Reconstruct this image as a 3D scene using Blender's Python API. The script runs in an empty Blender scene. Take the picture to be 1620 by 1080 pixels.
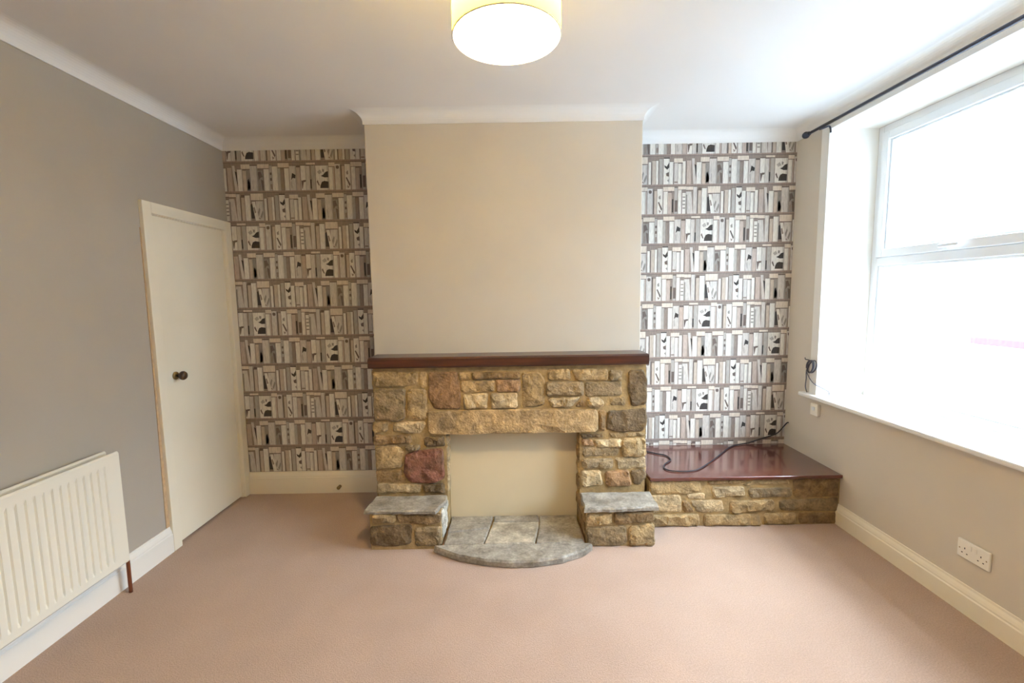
import bpy, bmesh, math, random
from mathutils import Vector, Matrix, geometry, noise

# ------------------------------------------------------------------ camera, world, exposure
scene = bpy.context.scene
COL = scene.collection
cam_data = bpy.data.cameras.new('camera')
cam_data.sensor_width = 36.0
cam_data.lens = 15.896
cam_data.clip_start = 0.05
cam = bpy.data.objects.new('camera', cam_data)
COL.objects.link(cam)
CR = Vector((0.99987, -0.00229, -0.01614)); CU = Vector((0.01629, 0.10078, 0.99478)); CF = Vector((0.00065, 0.99491, -0.10081))
m = Matrix.Identity(4)
for i in range(3):
    m[i][0] = CR[i]; m[i][1] = CU[i]; m[i][2] = -CF[i]
m[2][3] = 1.45
cam.matrix_world = m
scene.camera = cam

SKY_STRENGTH = 43.0
world = bpy.data.worlds.new('overcast_sky'); scene.world = world
world.use_nodes = True
bg = world.node_tree.nodes['Background']
bg.inputs['Color'].default_value = (0.82, 0.95, 1.10, 1)
# overcast sky, brightest overhead and dim towards the built-up horizon
wt = world.node_tree
tc = wt.nodes.new('ShaderNodeTexCoord'); sx = wt.nodes.new('ShaderNodeSeparateXYZ'); mr = wt.nodes.new('ShaderNodeMapRange')
mr.inputs[1].default_value = 0.0; mr.inputs[2].default_value = 1.0
mr.inputs[3].default_value = SKY_STRENGTH * 0.09; mr.inputs[4].default_value = SKY_STRENGTH
wt.links.new(tc.outputs['Generated'], sx.inputs[0]); wt.links.new(sx.outputs['Z'], mr.inputs[0]); wt.links.new(mr.outputs[0], bg.inputs['Strength'])

portal = bpy.data.lights.new('window_portal', 'AREA')      # guides sky sampling through the window opening, emits nothing itself
portal.shape = 'RECTANGLE'; portal.size = 2.12; portal.size_y = 1.72
portal.cycles.is_portal = True
po = bpy.data.objects.new('window_portal', portal); COL.objects.link(po)
po.location = (2.42, 1.89, 1.6); po.rotation_euler = (math.radians(90), 0, math.radians(90))

vs = scene.view_settings
vs.view_transform = 'Standard'; vs.look = 'None'; vs.gamma = 1.0; vs.use_curve_mapping = False
vs.exposure = 0.08
LAMP_STRENGTH = 1450.0
scene.cycles.use_denoising = True
scene.cycles.max_bounces = 12
scene.cycles.diffuse_bounces = 8
scene.cycles.sample_clamp_indirect = 12.0

# ------------------------------------------------------------------ the room's measures (metres)
XL, XR = -2.003, 2.022          # side walls
YB, YC = 3.2835, 2.845          # alcove back wall, chimney breast face
X1, X2 = -0.870, 0.813          # chimney breast sides
ZC, ZT = 2.488, 2.557           # cornice foot, ceiling
YF = -2.2                       # wall behind the camera
FACE = 2.695                    # face of the fireplace stonework

# ------------------------------------------------------------------ helpers
def srgb(r, g, b):
    f = lambda c: (c / 255 / 12.92) if c / 255 <= 0.04045 else ((c / 255 + 0.055) / 1.055) ** 2.4
    return (f(r), f(g), f(b), 1)

def material(name, color, rough=0.6, spec=0.3, var=0.0, var_scale=8.0, bump=0.0, bump_scale=60.0, bump_dist=0.004, metal=0.0, detail=4, dark=None, coat=0.0):
    mt = bpy.data.materials.new(name); mt.use_nodes = True
    nt = mt.node_tree; N = nt.nodes; L = nt.links
    b = N['Principled BSDF']
    b.inputs['Base Color'].default_value = color
    b.inputs['Roughness'].default_value = rough
    b.inputs['Specular IOR Level'].default_value = spec
    b.inputs['Metallic'].default_value = metal
    b.inputs['Coat Weight'].default_value = coat
    geo = N.new('ShaderNodeNewGeometry')
    if var > 0:
        n = N.new('ShaderNodeTexNoise'); n.inputs['Scale'].default_value = var_scale; n.inputs['Detail'].default_value = detail
        L.new(geo.outputs['Position'], n.inputs['Vector'])
        mx = N.new('ShaderNodeMix'); mx.data_type = 'RGBA'
        d = dark or tuple(c * (1 - var) for c in color[:3]) + (1,)
        mx.inputs[6].default_value = d
        mx.inputs[7].default_value = tuple(min(1, c * (1 + var * 0.6)) for c in color[:3]) + (1,)
        rp = N.new('ShaderNodeMapRange'); rp.inputs[1].default_value = 0.3; rp.inputs[2].default_value = 0.7
        L.new(n.outputs['Fac'], rp.inputs[0]); L.new(rp.outputs[0], mx.inputs[0])
        L.new(mx.outputs[2], b.inputs['Base Color'])
    if bump > 0:
        n2 = N.new('ShaderNodeTexNoise'); n2.inputs['Scale'].default_value = bump_scale; n2.inputs['Detail'].default_value = 5
        L.new(geo.outputs['Position'], n2.inputs['Vector'])
        bp = N.new('ShaderNodeBump'); bp.inputs['Strength'].default_value = bump; bp.inputs['Distance'].default_value = bump_dist
        L.new(n2.outputs['Fac'], bp.inputs['Height']); L.new(bp.outputs['Normal'], b.inputs['Normal'])
    return mt

def link(name, bm, mat, parent=None, smooth=False, recalc=True):
    if recalc:
        bmesh.ops.recalc_face_normals(bm, faces=bm.faces)
    me = bpy.data.meshes.new(name); bm.to_mesh(me); bm.free()
    if mat is not None: me.materials.append(mat)
    if smooth:
        for p in me.polygons: p.use_smooth = True
    o = bpy.data.objects.new(name, me); COL.objects.link(o)
    if parent is not None: o.parent = parent
    return o

def tag(o, label, cat, group=None, kind=None):
    o['label'] = label; o['category'] = cat
    if group: o['group'] = group
    if kind: o['kind'] = kind
    return o

def thing(name, label, cat, group=None, kind=None):
    o = bpy.data.objects.new(name, None); o.empty_display_size = 0.05; COL.objects.link(o)
    return tag(o, label, cat, group, kind)

def bx(bm, x0, x1, y0, y1, z0, z1, bevel=0.0, seg=2):
    r = bmesh.ops.create_cube(bm, size=1.0)
    for v in r['verts']:
        v.co = Vector(((x0 + x1) / 2 + v.co.x * (x1 - x0), (y0 + y1) / 2 + v.co.y * (y1 - y0), (z0 + z1) / 2 + v.co.z * (z1 - z0)))
    if bevel > 0:
        es = list({e for v in r['verts'] for e in v.link_edges})
        bmesh.ops.bevel(bm, geom=es, offset=bevel, segments=seg, affect='EDGES', profile=0.5)

def box(name, x0, x1, y0, y1, z0, z1, mat, parent=None, bevel=0.0):
    bm = bmesh.new(); bx(bm, x0, x1, y0, y1, z0, z1, bevel)
    return link(name, bm, mat, parent)

def prism(bm, pts, axis, a, b):
    """closed outline pts (p,q) extruded along axis from a to b"""
    def co(p, q, t):
        return Vector((t, p, q)) if axis == 0 else Vector((p, t, q)) if axis == 1 else Vector((p, q, t))
    va = [bm.verts.new(co(p, q, a)) for p, q in pts]; vb = [bm.verts.new(co(p, q, b)) for p, q in pts]
    n = len(pts)
    bm.faces.new(va); bm.faces.new(list(reversed(vb)))
    for i in range(n):
        bm.faces.new([va[i], vb[i], vb[(i + 1) % n], va[(i + 1) % n]])

def tube(bm, path, r, n=8, cap=True):
    path = [Vector(p) for p in path]; rings = []
    prev = None
    for i, p in enumerate(path):
        d = (path[min(i + 1, len(path) - 1)] - path[max(i - 1, 0)]).normalized()
        if prev is None:
            ref = Vector((0, 0, 1)) if abs(d.z) < 0.9 else Vector((1, 0, 0))
            u = d.cross(ref).normalized()
        else:
            u = (prev - d * prev.dot(d)).normalized()
        prev = u; w = d.cross(u)
        rr = r[i] if isinstance(r, (list, tuple)) else r
        rings.append([bm.verts.new(p + u * math.cos(2 * math.pi * k / n) * rr + w * math.sin(2 * math.pi * k / n) * rr) for k in range(n)])
    for a, b in zip(rings, rings[1:]):
        for k in range(n):
            bm.faces.new([a[k], a[(k + 1) % n], b[(k + 1) % n], b[k]])
    if cap:
        bm.faces.new(list(reversed(rings[0]))); bm.faces.new(rings[-1])

def spline(pts, per=8):
    P = [Vector(p) for p in pts]; out = []
    for i in range(len(P) - 1):
        a, b, c, d = P[max(i - 1, 0)], P[i], P[i + 1], P[min(i + 2, len(P) - 1)]
        for k in range(per):
            t = k / per
            out.append(0.5 * ((2 * b) + (c - a) * t + (2 * a - 5 * b + 4 * c - d) * t * t + (3 * b - a - 3 * c + d) * t ** 3))
    out.append(P[-1]); return out

def lathe(bm, prof, centre, axis='z', n=32, closed=False):
    """prof = [(radius, along)]"""
    c = Vector(centre); rings = []
    for r, h in prof:
        ring = []
        for k in range(n):
            a = 2 * math.pi * k / n; p, q = r * math.cos(a), r * math.sin(a)
            ring.append(bm.verts.new(c + (Vector((p, q, h)) if axis == 'z' else Vector((h, p, q)) if axis == 'x' else Vector((p, h, q)))))
        rings.append(ring)
    pairs = list(zip(rings, rings[1:])) + ([(rings[-1], rings[0])] if closed else [])
    for a, b in pairs:
        for k in range(n):
            bm.faces.new([a[k], a[(k + 1) % n], b[(k + 1) % n], b[k]])
    if not closed:
        bm.faces.new(list(reversed(rings[0]))); bm.faces.new(rings[-1])

# ------------------------------------------------------------------ materials
M = {}
M['leftwall'] = material('left_wall_grey', srgb(175, 168, 158), 0.75, 0.2, var=0.03, var_scale=3, bump=0.12, bump_scale=140, bump_dist=0.002)  # left wall only, darker and greyer than the other walls
M['wall'] = material('beige_wall_paint', srgb(210, 201, 187), 0.75, 0.2, var=0.03, var_scale=3, bump=0.12, bump_scale=140, bump_dist=0.002)
M['ceiling'] = material('white_ceiling_paint', srgb(232, 229, 226), 0.85, 0.1, var=0.02, var_scale=2)
M['white'] = material('white_gloss_paint', srgb(236, 233, 226), 0.4, 0.4)
M['cornice'] = material('white_cornice_paint', srgb(234, 232, 229), 0.7, 0.2)
M['cream'] = material('cream_gloss_paint', srgb(242, 234, 214), 0.38, 0.4, var=0.02, var_scale=4)
M['radiator'] = material('cream_radiator_enamel', srgb(231, 227, 214), 0.35, 0.45)
M['upvc'] = material('white_plastic_frame', srgb(232, 236, 240), 0.35, 0.4)
M['plastic'] = material('white_plastic', srgb(236, 232, 222), 0.35, 0.4)
M['slot'] = material('dark_slot', srgb(60, 55, 50), 0.6, 0.2)
M['panel'] = material('cream_painted_board', srgb(214, 201, 172), 0.7, 0.2, var=0.03, var_scale=4)
M['mortar'] = material('ochre_mortar', srgb(168, 144, 104), 0.95, 0.1, var=0.3, var_scale=22, bump=0.7, bump_scale=70, bump_dist=0.006)
M['copper'] = material('painted_copper_pipe', srgb(140, 84, 58), 0.45, 0.5, metal=0.6)
M['wire'] = material('grey_cable', srgb(84, 84, 96), 0.45, 0.4)
M['black'] = material('black_cable', srgb(42, 40, 46), 0.5, 0.4)
M['iron'] = material('dark_metal_pole', srgb(58, 60, 72), 0.4, 0.5, metal=0.5)
M['bare'] = material('bare_timber_edge', srgb(196, 168, 134), 0.8, 0.2, var=0.15, var_scale=30)
M['knob'] = material('dark_wooden_knob', srgb(58, 44, 34), 0.3, 0.5)
M['brass'] = material('dull_brass', srgb(150, 128, 88), 0.35, 0.5, metal=0.8)

def carpet_material():
    mt = bpy.data.materials.new('fawn_carpet'); mt.use_nodes = True
    nt = mt.node_tree; N = nt.nodes; L = nt.links; b = N['Principled BSDF']
    b.inputs['Roughness'].default_value = 0.95; b.inputs['Specular IOR Level'].default_value = 0.1
    b.inputs['Sheen Weight'].default_value = 0.25; b.inputs['Sheen Roughness'].default_value = 0.5
    geo = N.new('ShaderNodeNewGeometry')
    big = N.new('ShaderNodeTexNoise'); big.inputs['Scale'].default_value = 2.2; big.inputs['Detail'].default_value = 5
    fine = N.new('ShaderNodeTexNoise'); fine.inputs['Scale'].default_value = 190; fine.inputs['Detail'].default_value = 3
    L.new(geo.outputs['Position'], big.inputs['Vector']); L.new(geo.outputs['Position'], fine.inputs['Vector'])
    m1 = N.new('ShaderNodeMix'); m1.data_type = 'RGBA'
    m1.inputs[6].default_value = srgb(162, 137, 121); m1.inputs[7].default_value = srgb(188, 163, 147)
    L.new(big.outputs['Fac'], m1.inputs[0])
    m2 = N.new('ShaderNodeMix'); m2.data_type = 'RGBA'; m2.blend_type = 'MULTIPLY'; m2.inputs[0].default_value = 1.0
    rp = N.new('ShaderNodeMapRange'); rp.inputs[1].default_value = 0.3; rp.inputs[2].default_value = 0.7; rp.inputs[3].default_value = 0.8; rp.inputs[4].default_value = 1.1
    L.new(fine.outputs['Fac'], rp.inputs[0]); L.new(m1.outputs[2], m2.inputs[6]); L.new(rp.outputs[0], m2.inputs[7])
    L.new(m2.outputs[2], b.inputs['Base Color'])
    bp = N.new('ShaderNodeBump'); bp.inputs['Strength'].default_value = 0.5; bp.inputs['Distance'].default_value = 0.006
    L.new(fine.outputs['Fac'], bp.inputs['Height']); L.new(bp.outputs['Normal'], b.inputs['Normal'])
    return mt
M['carpet'] = carpet_material()

def stone_material(name, bump=1.0, rough=0.85):
    """each stone's own colour comes from its object colour; noise gives grain, iron stains and lichen greys"""
    mt = bpy.data.materials.new(name); mt.use_nodes = True
    nt = mt.node_tree; N = nt.nodes; L = nt.links; b = N['Principled BSDF']
    b.inputs['Roughness'].default_value = rough; b.inputs['Specular IOR Level'].default_value = 0.3
    info = N.new('ShaderNodeObjectInfo'); geo = N.new('ShaderNodeNewGeometry')
    n1 = N.new('ShaderNodeTexNoise'); n1.inputs['Scale'].default_value = 14; n1.inputs['Detail'].default_value = 6; n1.inputs['Roughness'].default_value = 0.65
    n2 = N.new('ShaderNodeTexNoise'); n2.inputs['Scale'].default_value = 75; n2.inputs['Detail'].default_value = 4
    n3 = N.new('ShaderNodeTexNoise'); n3.inputs['Scale'].default_value = 6; n3.inputs['Detail'].default_value = 5
    for n in (n1, n2, n3): L.new(geo.outputs['Position'], n.inputs['Vector'])
    r1 = N.new('ShaderNodeMapRange'); r1.inputs[1].default_value = 0.32; r1.inputs[2].default_value = 0.68; r1.inputs[3].default_value = 0.55; r1.inputs[4].default_value = 1.3
    L.new(n1.outputs['Fac'], r1.inputs[0])
    mul = N.new('ShaderNodeMix'); mul.data_type = 'RGBA'; mul.blend_type = 'MULTIPLY'; mul.inputs[0].default_value = 1.0
    L.new(info.outputs['Color'], mul.inputs[6]); L.new(r1.outputs[0], mul.inputs[7])
    r3 = N.new('ShaderNodeMapRange'); r3.inputs[1].default_value = 0.5; r3.inputs[2].default_value = 0.72; r3.inputs[4].default_value = 0.55
    L.new(n3.outputs['Fac'], r3.inputs[0])
    grey = N.new('ShaderNodeMix'); grey.data_type = 'RGBA'; grey.inputs[7].default_value = srgb(104, 92, 76)
    L.new(r3.outputs[0], grey.inputs[0]); L.new(mul.outputs[2], grey.inputs[6])
    r2 = N.new('ShaderNodeMapRange'); r2.inputs[1].default_value = 0.25; r2.inputs[2].default_value = 0.75; r2.inputs[3].default_value = 0.75; r2.inputs[4].default_value = 1.22
    L.new(n2.outputs['Fac'], r2.inputs[0])
    fin = N.new('ShaderNodeMix'); fin.data_type = 'RGBA'; fin.blend_type = 'MULTIPLY'; fin.inputs[0].default_value = 1.0
    L.new(grey.outputs[2], fin.inputs[6]); L.new(r2.outputs[0], fin.inputs[7])
    L.new(fin.outputs[2], b.inputs['Base Color'])
    add = N.new('ShaderNodeMath'); add.operation = 'ADD'
    L.new(n1.outputs['Fac'], add.inputs[0]); 
    half = N.new('ShaderNodeMath'); half.operation = 'MULTIPLY'; half.inputs[1].default_value = 0.35
    L.new(n2.outputs['Fac'], half.inputs[0]); L.new(half.outputs[0], add.inputs[1])
    bp = N.new('ShaderNodeBump'); bp.inputs['Strength'].default_value = bump; bp.inputs['Distance'].default_value = 0.02
    L.new(add.outputs[0], bp.inputs['Height']); L.new(bp.outputs['Normal'], b.inputs['Normal'])
    return mt
M['stone'] = stone_material('sandstone', 0.9)
M['slate'] = stone_material('smooth_flagstone', 0.25, 0.55)

def wood_material(name, c1, c2, rough, coat):
    mt = bpy.data.materials.new(name); mt.use_nodes = True
    nt = mt.node_tree; N = nt.nodes; L = nt.links; b = N['Principled BSDF']
    b.inputs['Roughness'].default_value = rough; b.inputs['Coat Weight'].default_value = coat; b.inputs['Coat Roughness'].default_value = 0.12
    geo = N.new('ShaderNodeNewGeometry'); mp = N.new('ShaderNodeMapping'); mp.inputs['Scale'].default_value = (1.2, 18, 18)
    n = N.new('ShaderNodeTexNoise'); n.inputs['Scale'].default_value = 2.5; n.inputs['Detail'].default_value = 6; n.inputs['Distortion'].default_value = 0.6
    L.new(geo.outputs['Position'], mp.inputs['Vector']); L.new(mp.outputs[0], n.inputs['Vector'])
    mx = N.new('ShaderNodeMix'); mx.data_type = 'RGBA'; mx.inputs[6].default_value = c1; mx.inputs[7].default_value = c2
    rp = N.new('ShaderNodeMapRange'); rp.inputs[1].default_value = 0.3; rp.inputs[2].default_value = 0.7
    L.new(n.outputs['Fac'], rp.inputs[0]); L.new(rp.outputs[0], mx.inputs[0]); L.new(mx.outputs[2], b.inputs['Base Color'])
    bp = N.new('ShaderNodeBump'); bp.inputs['Strength'].default_value = 0.15; bp.inputs['Distance'].default_value = 0.003
    L.new(n.outputs['Fac'], bp.inputs['Height']); L.new(bp.outputs['Normal'], b.inputs['Normal'])
    return mt
M['mantel'] = wood_material('dark_varnished_beam', srgb(48, 27, 19), srgb(82, 45, 31), 0.35, 0.4)
M['seatwood'] = wood_material('mahogany_stained_board', srgb(70, 34, 28), srgb(108, 56, 44), 0.22, 1.0)

def glass_material():
    mt = bpy.data.materials.new('window_glass'); mt.use_nodes = True
    nt = mt.node_tree; N = nt.nodes; L = nt.links
    N.remove(N['Principled BSDF'])
    t = N.new('ShaderNodeBsdfTransparent'); t.inputs[0].default_value = (0.96, 0.98, 0.98, 1)
    g = N.new('ShaderNodeBsdfGlossy'); g.inputs['Roughness'].default_value = 0.02
    lw = N.new('ShaderNodeLayerWeight'); pw = N.new('ShaderNodeMath'); pw.operation = 'POWER'; pw.inputs[1].default_value = 5.0
    fr = N.new('ShaderNodeMath'); fr.operation = 'MULTIPLY_ADD'; fr.inputs[1].default_value = 0.9; fr.inputs[2].default_value = 0.03
    L.new(lw.outputs['Facing'], pw.inputs[0]); L.new(pw.outputs[0], fr.inputs[0])
    mx = N.new('ShaderNodeMixShader'); L.new(fr.outputs[0], mx.inputs[0]); L.new(t.outputs[0], mx.inputs[1]); L.new(g.outputs[0], mx.inputs[2])
    L.new(mx.outputs[0], N['Material Output'].inputs[0])
    return mt
M['glass'] = glass_material()

# ------------------------------------------------------------------ room shell
tag(box('floor', XL - 0.3, XR + 0.5, YF - 0.2, YB + 0.2, -0.15, 0.0, M['carpet']), 'fawn brown carpet covering the whole floor', 'floor', kind='structure')
tag(box('ceiling', XL - 0.3, XR + 0.5, YF - 0.2, YB + 0.2, ZT, ZT + 0.15, M['ceiling']), 'plain white painted ceiling', 'ceiling', kind='structure')

# left wall, with the cupboard door's opening
DY0, DY1, DZ = 2.566, 3.219, 1.936
bm = bmesh.new()
bx(bm, XL - 0.2, XL, YF - 0.2, DY0, 0, ZT); bx(bm, XL - 0.2, XL, DY0, DY1, DZ, ZT); bx(bm, XL - 0.2, XL, DY1, YB + 0.2, 0, ZT)
tag(link('wall_left', bm, M['leftwall']), 'plain grey beige wall with the radiator and flush door', 'wall', kind='structure')
wall_back = tag(box('wall_back', XL, XR, YB, YB + 0.2, 0, ZT, M['wall']), 'far wall papered with printed bookshelves in both alcoves', 'wall', kind='structure')
tag(box('wall_front', XL, XR, YF - 0.2, YF, 0, ZT, M['wall']), 'plain grey beige wall behind the viewer', 'wall', kind='structure')
tag(box('wall_chimney_breast', X1, X2, YC, YB, 0, ZT, M['wall'], bevel=0.004), 'plain beige chimney breast projecting above the stone fireplace', 'wall', kind='structure')
# right wall, with the window's opening
WY0, WY1, WZ0, WZ1 = 0.82, 2.955, 0.745, 2.465
XO = XR + 0.42
bm = bmesh.new()
bx(bm, XR, XO, YF - 0.2, WY0, 0, ZT); bx(bm, XR, XO, WY1, YB + 0.2, 0, ZT); bx(bm, XR, XO, WY0, WY1, 0, WZ0); bx(bm, XR, XO, WY0, WY1, WZ1, ZT)
tag(link('wall_right', bm, M['wall']), 'grey beige wall with the large window and curtain pole', 'wall', kind='structure')

# coved cornice
CP, CH = 0.078, ZT - ZC
def cove_profile(n=9):
    pts = [(0.0, 0.0), (0.006, 0.0), (0.006, 0.012)]
    for k in range(n):
        a = math.pi / 2 * k / (n - 1)
        pts.append((CP - (CP - 0.006) * math.cos(a), 0.012 + (CH - 0.012) * math.sin(a)))
    pts += [(CP, CH), (0.0, CH)]
    out = []
    for p in pts:
        if not out or (abs(out[-1][0] - p[0]) + abs(out[-1][1] - p[1])) > 1e-5: out.append(p)
    return out
def sweep(name, path, prof, z, mat, label, cat='cornice'):
    """profile (out, up) swept along an open plan path; 'out' is to the left of travel; corners mitred"""
    bm = bmesh.new(); P = [Vector((x, y, 0)) for x, y in path]; rings = []
    for i, p in enumerate(P):
        d0 = (P[i] - P[i - 1]).normalized() if i > 0 else (P[1] - P[0]).normalized()
        d1 = (P[i + 1] - P[i]).normalized() if i < len(P) - 1 else d0
        n0 = Vector((-d0.y, d0.x, 0)); n1 = Vector((-d1.y, d1.x, 0))
        mt = (n0 + n1); mt = mt / (mt.dot(n0))
        rings.append([bm.verts.new(p + mt * o + Vector((0, 0, z + u))) for o, u in prof])
    n = len(prof)
    for a, b in zip(rings, rings[1:]):
        for k in range(n): bm.faces.new([a[k], b[k], b[(k + 1) % n], a[(k + 1) % n]])
    bm.faces.new(rings[0]); bm.faces.new(list(reversed(rings[-1])))
    return tag(link(name, bm, mat), label, cat, kind='structure')
sweep('trim_1', [(XR, YF), (XR, YB), (X2, YB), (X2, YC), (X1, YC), (X1, YB), (XL, YB), (XL, YF)], cove_profile(), ZC, M['cornice'],
      'white coved cornice running round the top of the walls')

# skirting boards with a moulded top edge
def skirting_profile(h, t=0.02):
    return [(0, 0), (t, 0), (t, h - 0.045), (t - 0.004, h - 0.040), (t - 0.004, h - 0.032), (t - 0.008, h - 0.020), (t - 0.013, h - 0.010), (t - 0.014, h), (0, h)]
sweep('baseboard_left', [(XL, 2.502), (XL, YF)], skirting_profile(0.152), 0, M['white'], 'white moulded skirting board under the radiator', 'skirting board')
sweep('baseboard_back', [(X1, YB), (XL, YB)], skirting_profile(0.165), 0, M['cream'], 'cream skirting board at the foot of the left papered alcove', 'skirting board')
sweep('baseboard_right', [(XR, YF), (XR, 2.70)], skirting_profile(0.128), 0, M['cream'], 'cream skirting board along the wall under the window', 'skirting board')

# ------------------------------------------------------------------ printed wallpaper of bookshelves
def wallpaper_material():
    mt = bpy.data.materials.new('printed_bookshelf_paper'); mt.use_nodes = True
    nt = mt.node_tree; N = nt.nodes; L = nt.links; b = N['Principled BSDF']
    b.inputs['Roughness'].default_value = 0.7; b.inputs['Specular IOR Level'].default_value = 0.2
    at = N.new('ShaderNodeVertexColor'); at.layer_name = 'print'
    geo = N.new('ShaderNodeNewGeometry'); mp = N.new('ShaderNodeMapping'); mp.inputs['Scale'].default_value = (160, 1, 30)
    n = N.new('ShaderNodeTexNoise'); n.inputs['Scale'].default_value = 1.0; n.inputs['Detail'].default_value = 3
    L.new(geo.outputs['Position'], mp.inputs['Vector']); L.new(mp.outputs[0], n.inputs['Vector'])
    rp = N.new('ShaderNodeMapRange'); rp.inputs[1].default_value = 0.3; rp.inputs[2].default_value = 0.7; rp.inputs[3].default_value = 0.82; rp.inputs[4].default_value = 1.08
    L.new(n.outputs['Fac'], rp.inputs[0])
    mu = N.new('ShaderNodeMix'); mu.data_type = 'RGBA'; mu.blend_type = 'MULTIPLY'; mu.inputs[0].default_value = 1.0
    L.new(at.outputs['Color'], mu.inputs[6]); L.new(rp.outputs[0], mu.inputs[7]); L.new(mu.outputs[2], b.inputs['Base Color'])
    return mt
M['paper'] = wallpaper_material()

INK = {'w': srgb(226, 222, 214), 'l': srgb(206, 200, 194), 'g': srgb(178, 172, 166), 'b': srgb(196, 182, 168), 'p': srgb(190, 174, 164),
       'd': srgb(148, 135, 127), 'k': srgb(70, 65, 64), 'c': srgb(218, 206, 192), 's': srgb(160, 142, 134), 'h': srgb(112, 100, 95), 'm': srgb(150, 144, 138)}
# one repeat of the print, read along a shelf: (left, right, top, ink) in units of 1/3661 of the repeat; 0 is a shelf's underside, 465 the shelf below
BOOKS = [(0, 98, 40, 'w'), (100, 163, 100, 'w'), (176, 242, 120, 'l'), (245, 292, 130, 'w'), (292, 312, 130, 'g'), (318, 368, 90, 'w'), (384, 466, 78, 'p'),
         (550, 632, 110, 'w'), (642, 700, 130, 'b'), (765, 884, 55, 'l'), (890, 984, 130, 'm'), (992, 1082, 110, 'w'), (1086, 1128, 52, 'g'),
         (1131, 1226, 68, 'w'), (1228, 1270, 100, 'g'), (1274, 1328, 118, 'd'), (1336, 1412, 102, 'w'), (1420, 1527, 66, 'l'), (1532, 1601, 72, 'p'),
         (1606, 1692, 62, 'w'), (1695, 1758, 70, 'l'), (1782, 1852, 60, 'g'), (1856, 2068, 66, 'w'), (2076, 2142, 92, 'w'), (2144, 2164, 92, 'p'), (2177, 2268, 42, 'l'),
         (2292, 2338, 80, 'b'), (2342, 2434, 48, 'w'), (2447, 2518, 95, 'w'), (2522, 2588, 112, 'p'), (2627, 2684, 32, 'g'), (2692, 2748, 72, 'w'),
         (2762, 2818, 118, 'w'), (2945, 3008, 24, 'l'), (3026, 3080, 82, 'b'), (3087, 3174, 46, 'w'), (3268, 3392, 142, 'l'),
         (3411, 3452, 100, 'w'), (3471, 3536, 78, 'b'), (3536, 3574, 78, 'w'), (3588, 3650, 50, 'g')]
LEAN = [([(468, 48), (512, 48), (545, 465), (500, 465)], 'l'), ([(2822, 100), (2910, 100), (2942, 465), (2850, 465)], 'l'), ([(3202, 150), (3252, 150), (3300, 465), (3246, 465)], 'w')]
FLAT = [(172, 318, 44, 112, 'c'), (615, 762, 30, 104, 'c'), (892, 1082, 30, 98, 'c'), (1230, 1414, 18, 88, 'c'), (2076, 2176, 20, 82, 'c'), (2440, 2624, 18, 88, 'c'),
        (2690, 2822, 14, 64, 'c'), (2824, 2940, 20, 72, 'c'), (3188, 3394, 18, 128, 'c'), (1700, 1850, 18, 52, 'c')]
SHADE = [(163, 176, 110, 465, 'h'), (368, 384, 90, 465, 'h'), (3454, 3470, 100, 465, 'h'), (3575, 3587, 80, 465, 'h'), (1601, 1606, 60, 465, 'h'),
         (1758, 1782, 290, 440, 'k'), (2587, 2613, 220, 440, 'k'), (2268, 2290, 60, 465, 'h'), (3008, 3026, 60, 465, 'h'), (700, 764, 120, 465, 'm'), (2818, 2846, 150, 465, 'm'),
         (0, 98, 28, 46, 'k'), (765, 884, 40, 56, 'h'), (1606, 1852, 50, 64, 'h'), (2627, 2684, 20, 34, 'h'), (3026, 3086, 36, 78, 'h'), (1532, 1600, 60, 90, 'h')]
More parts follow.
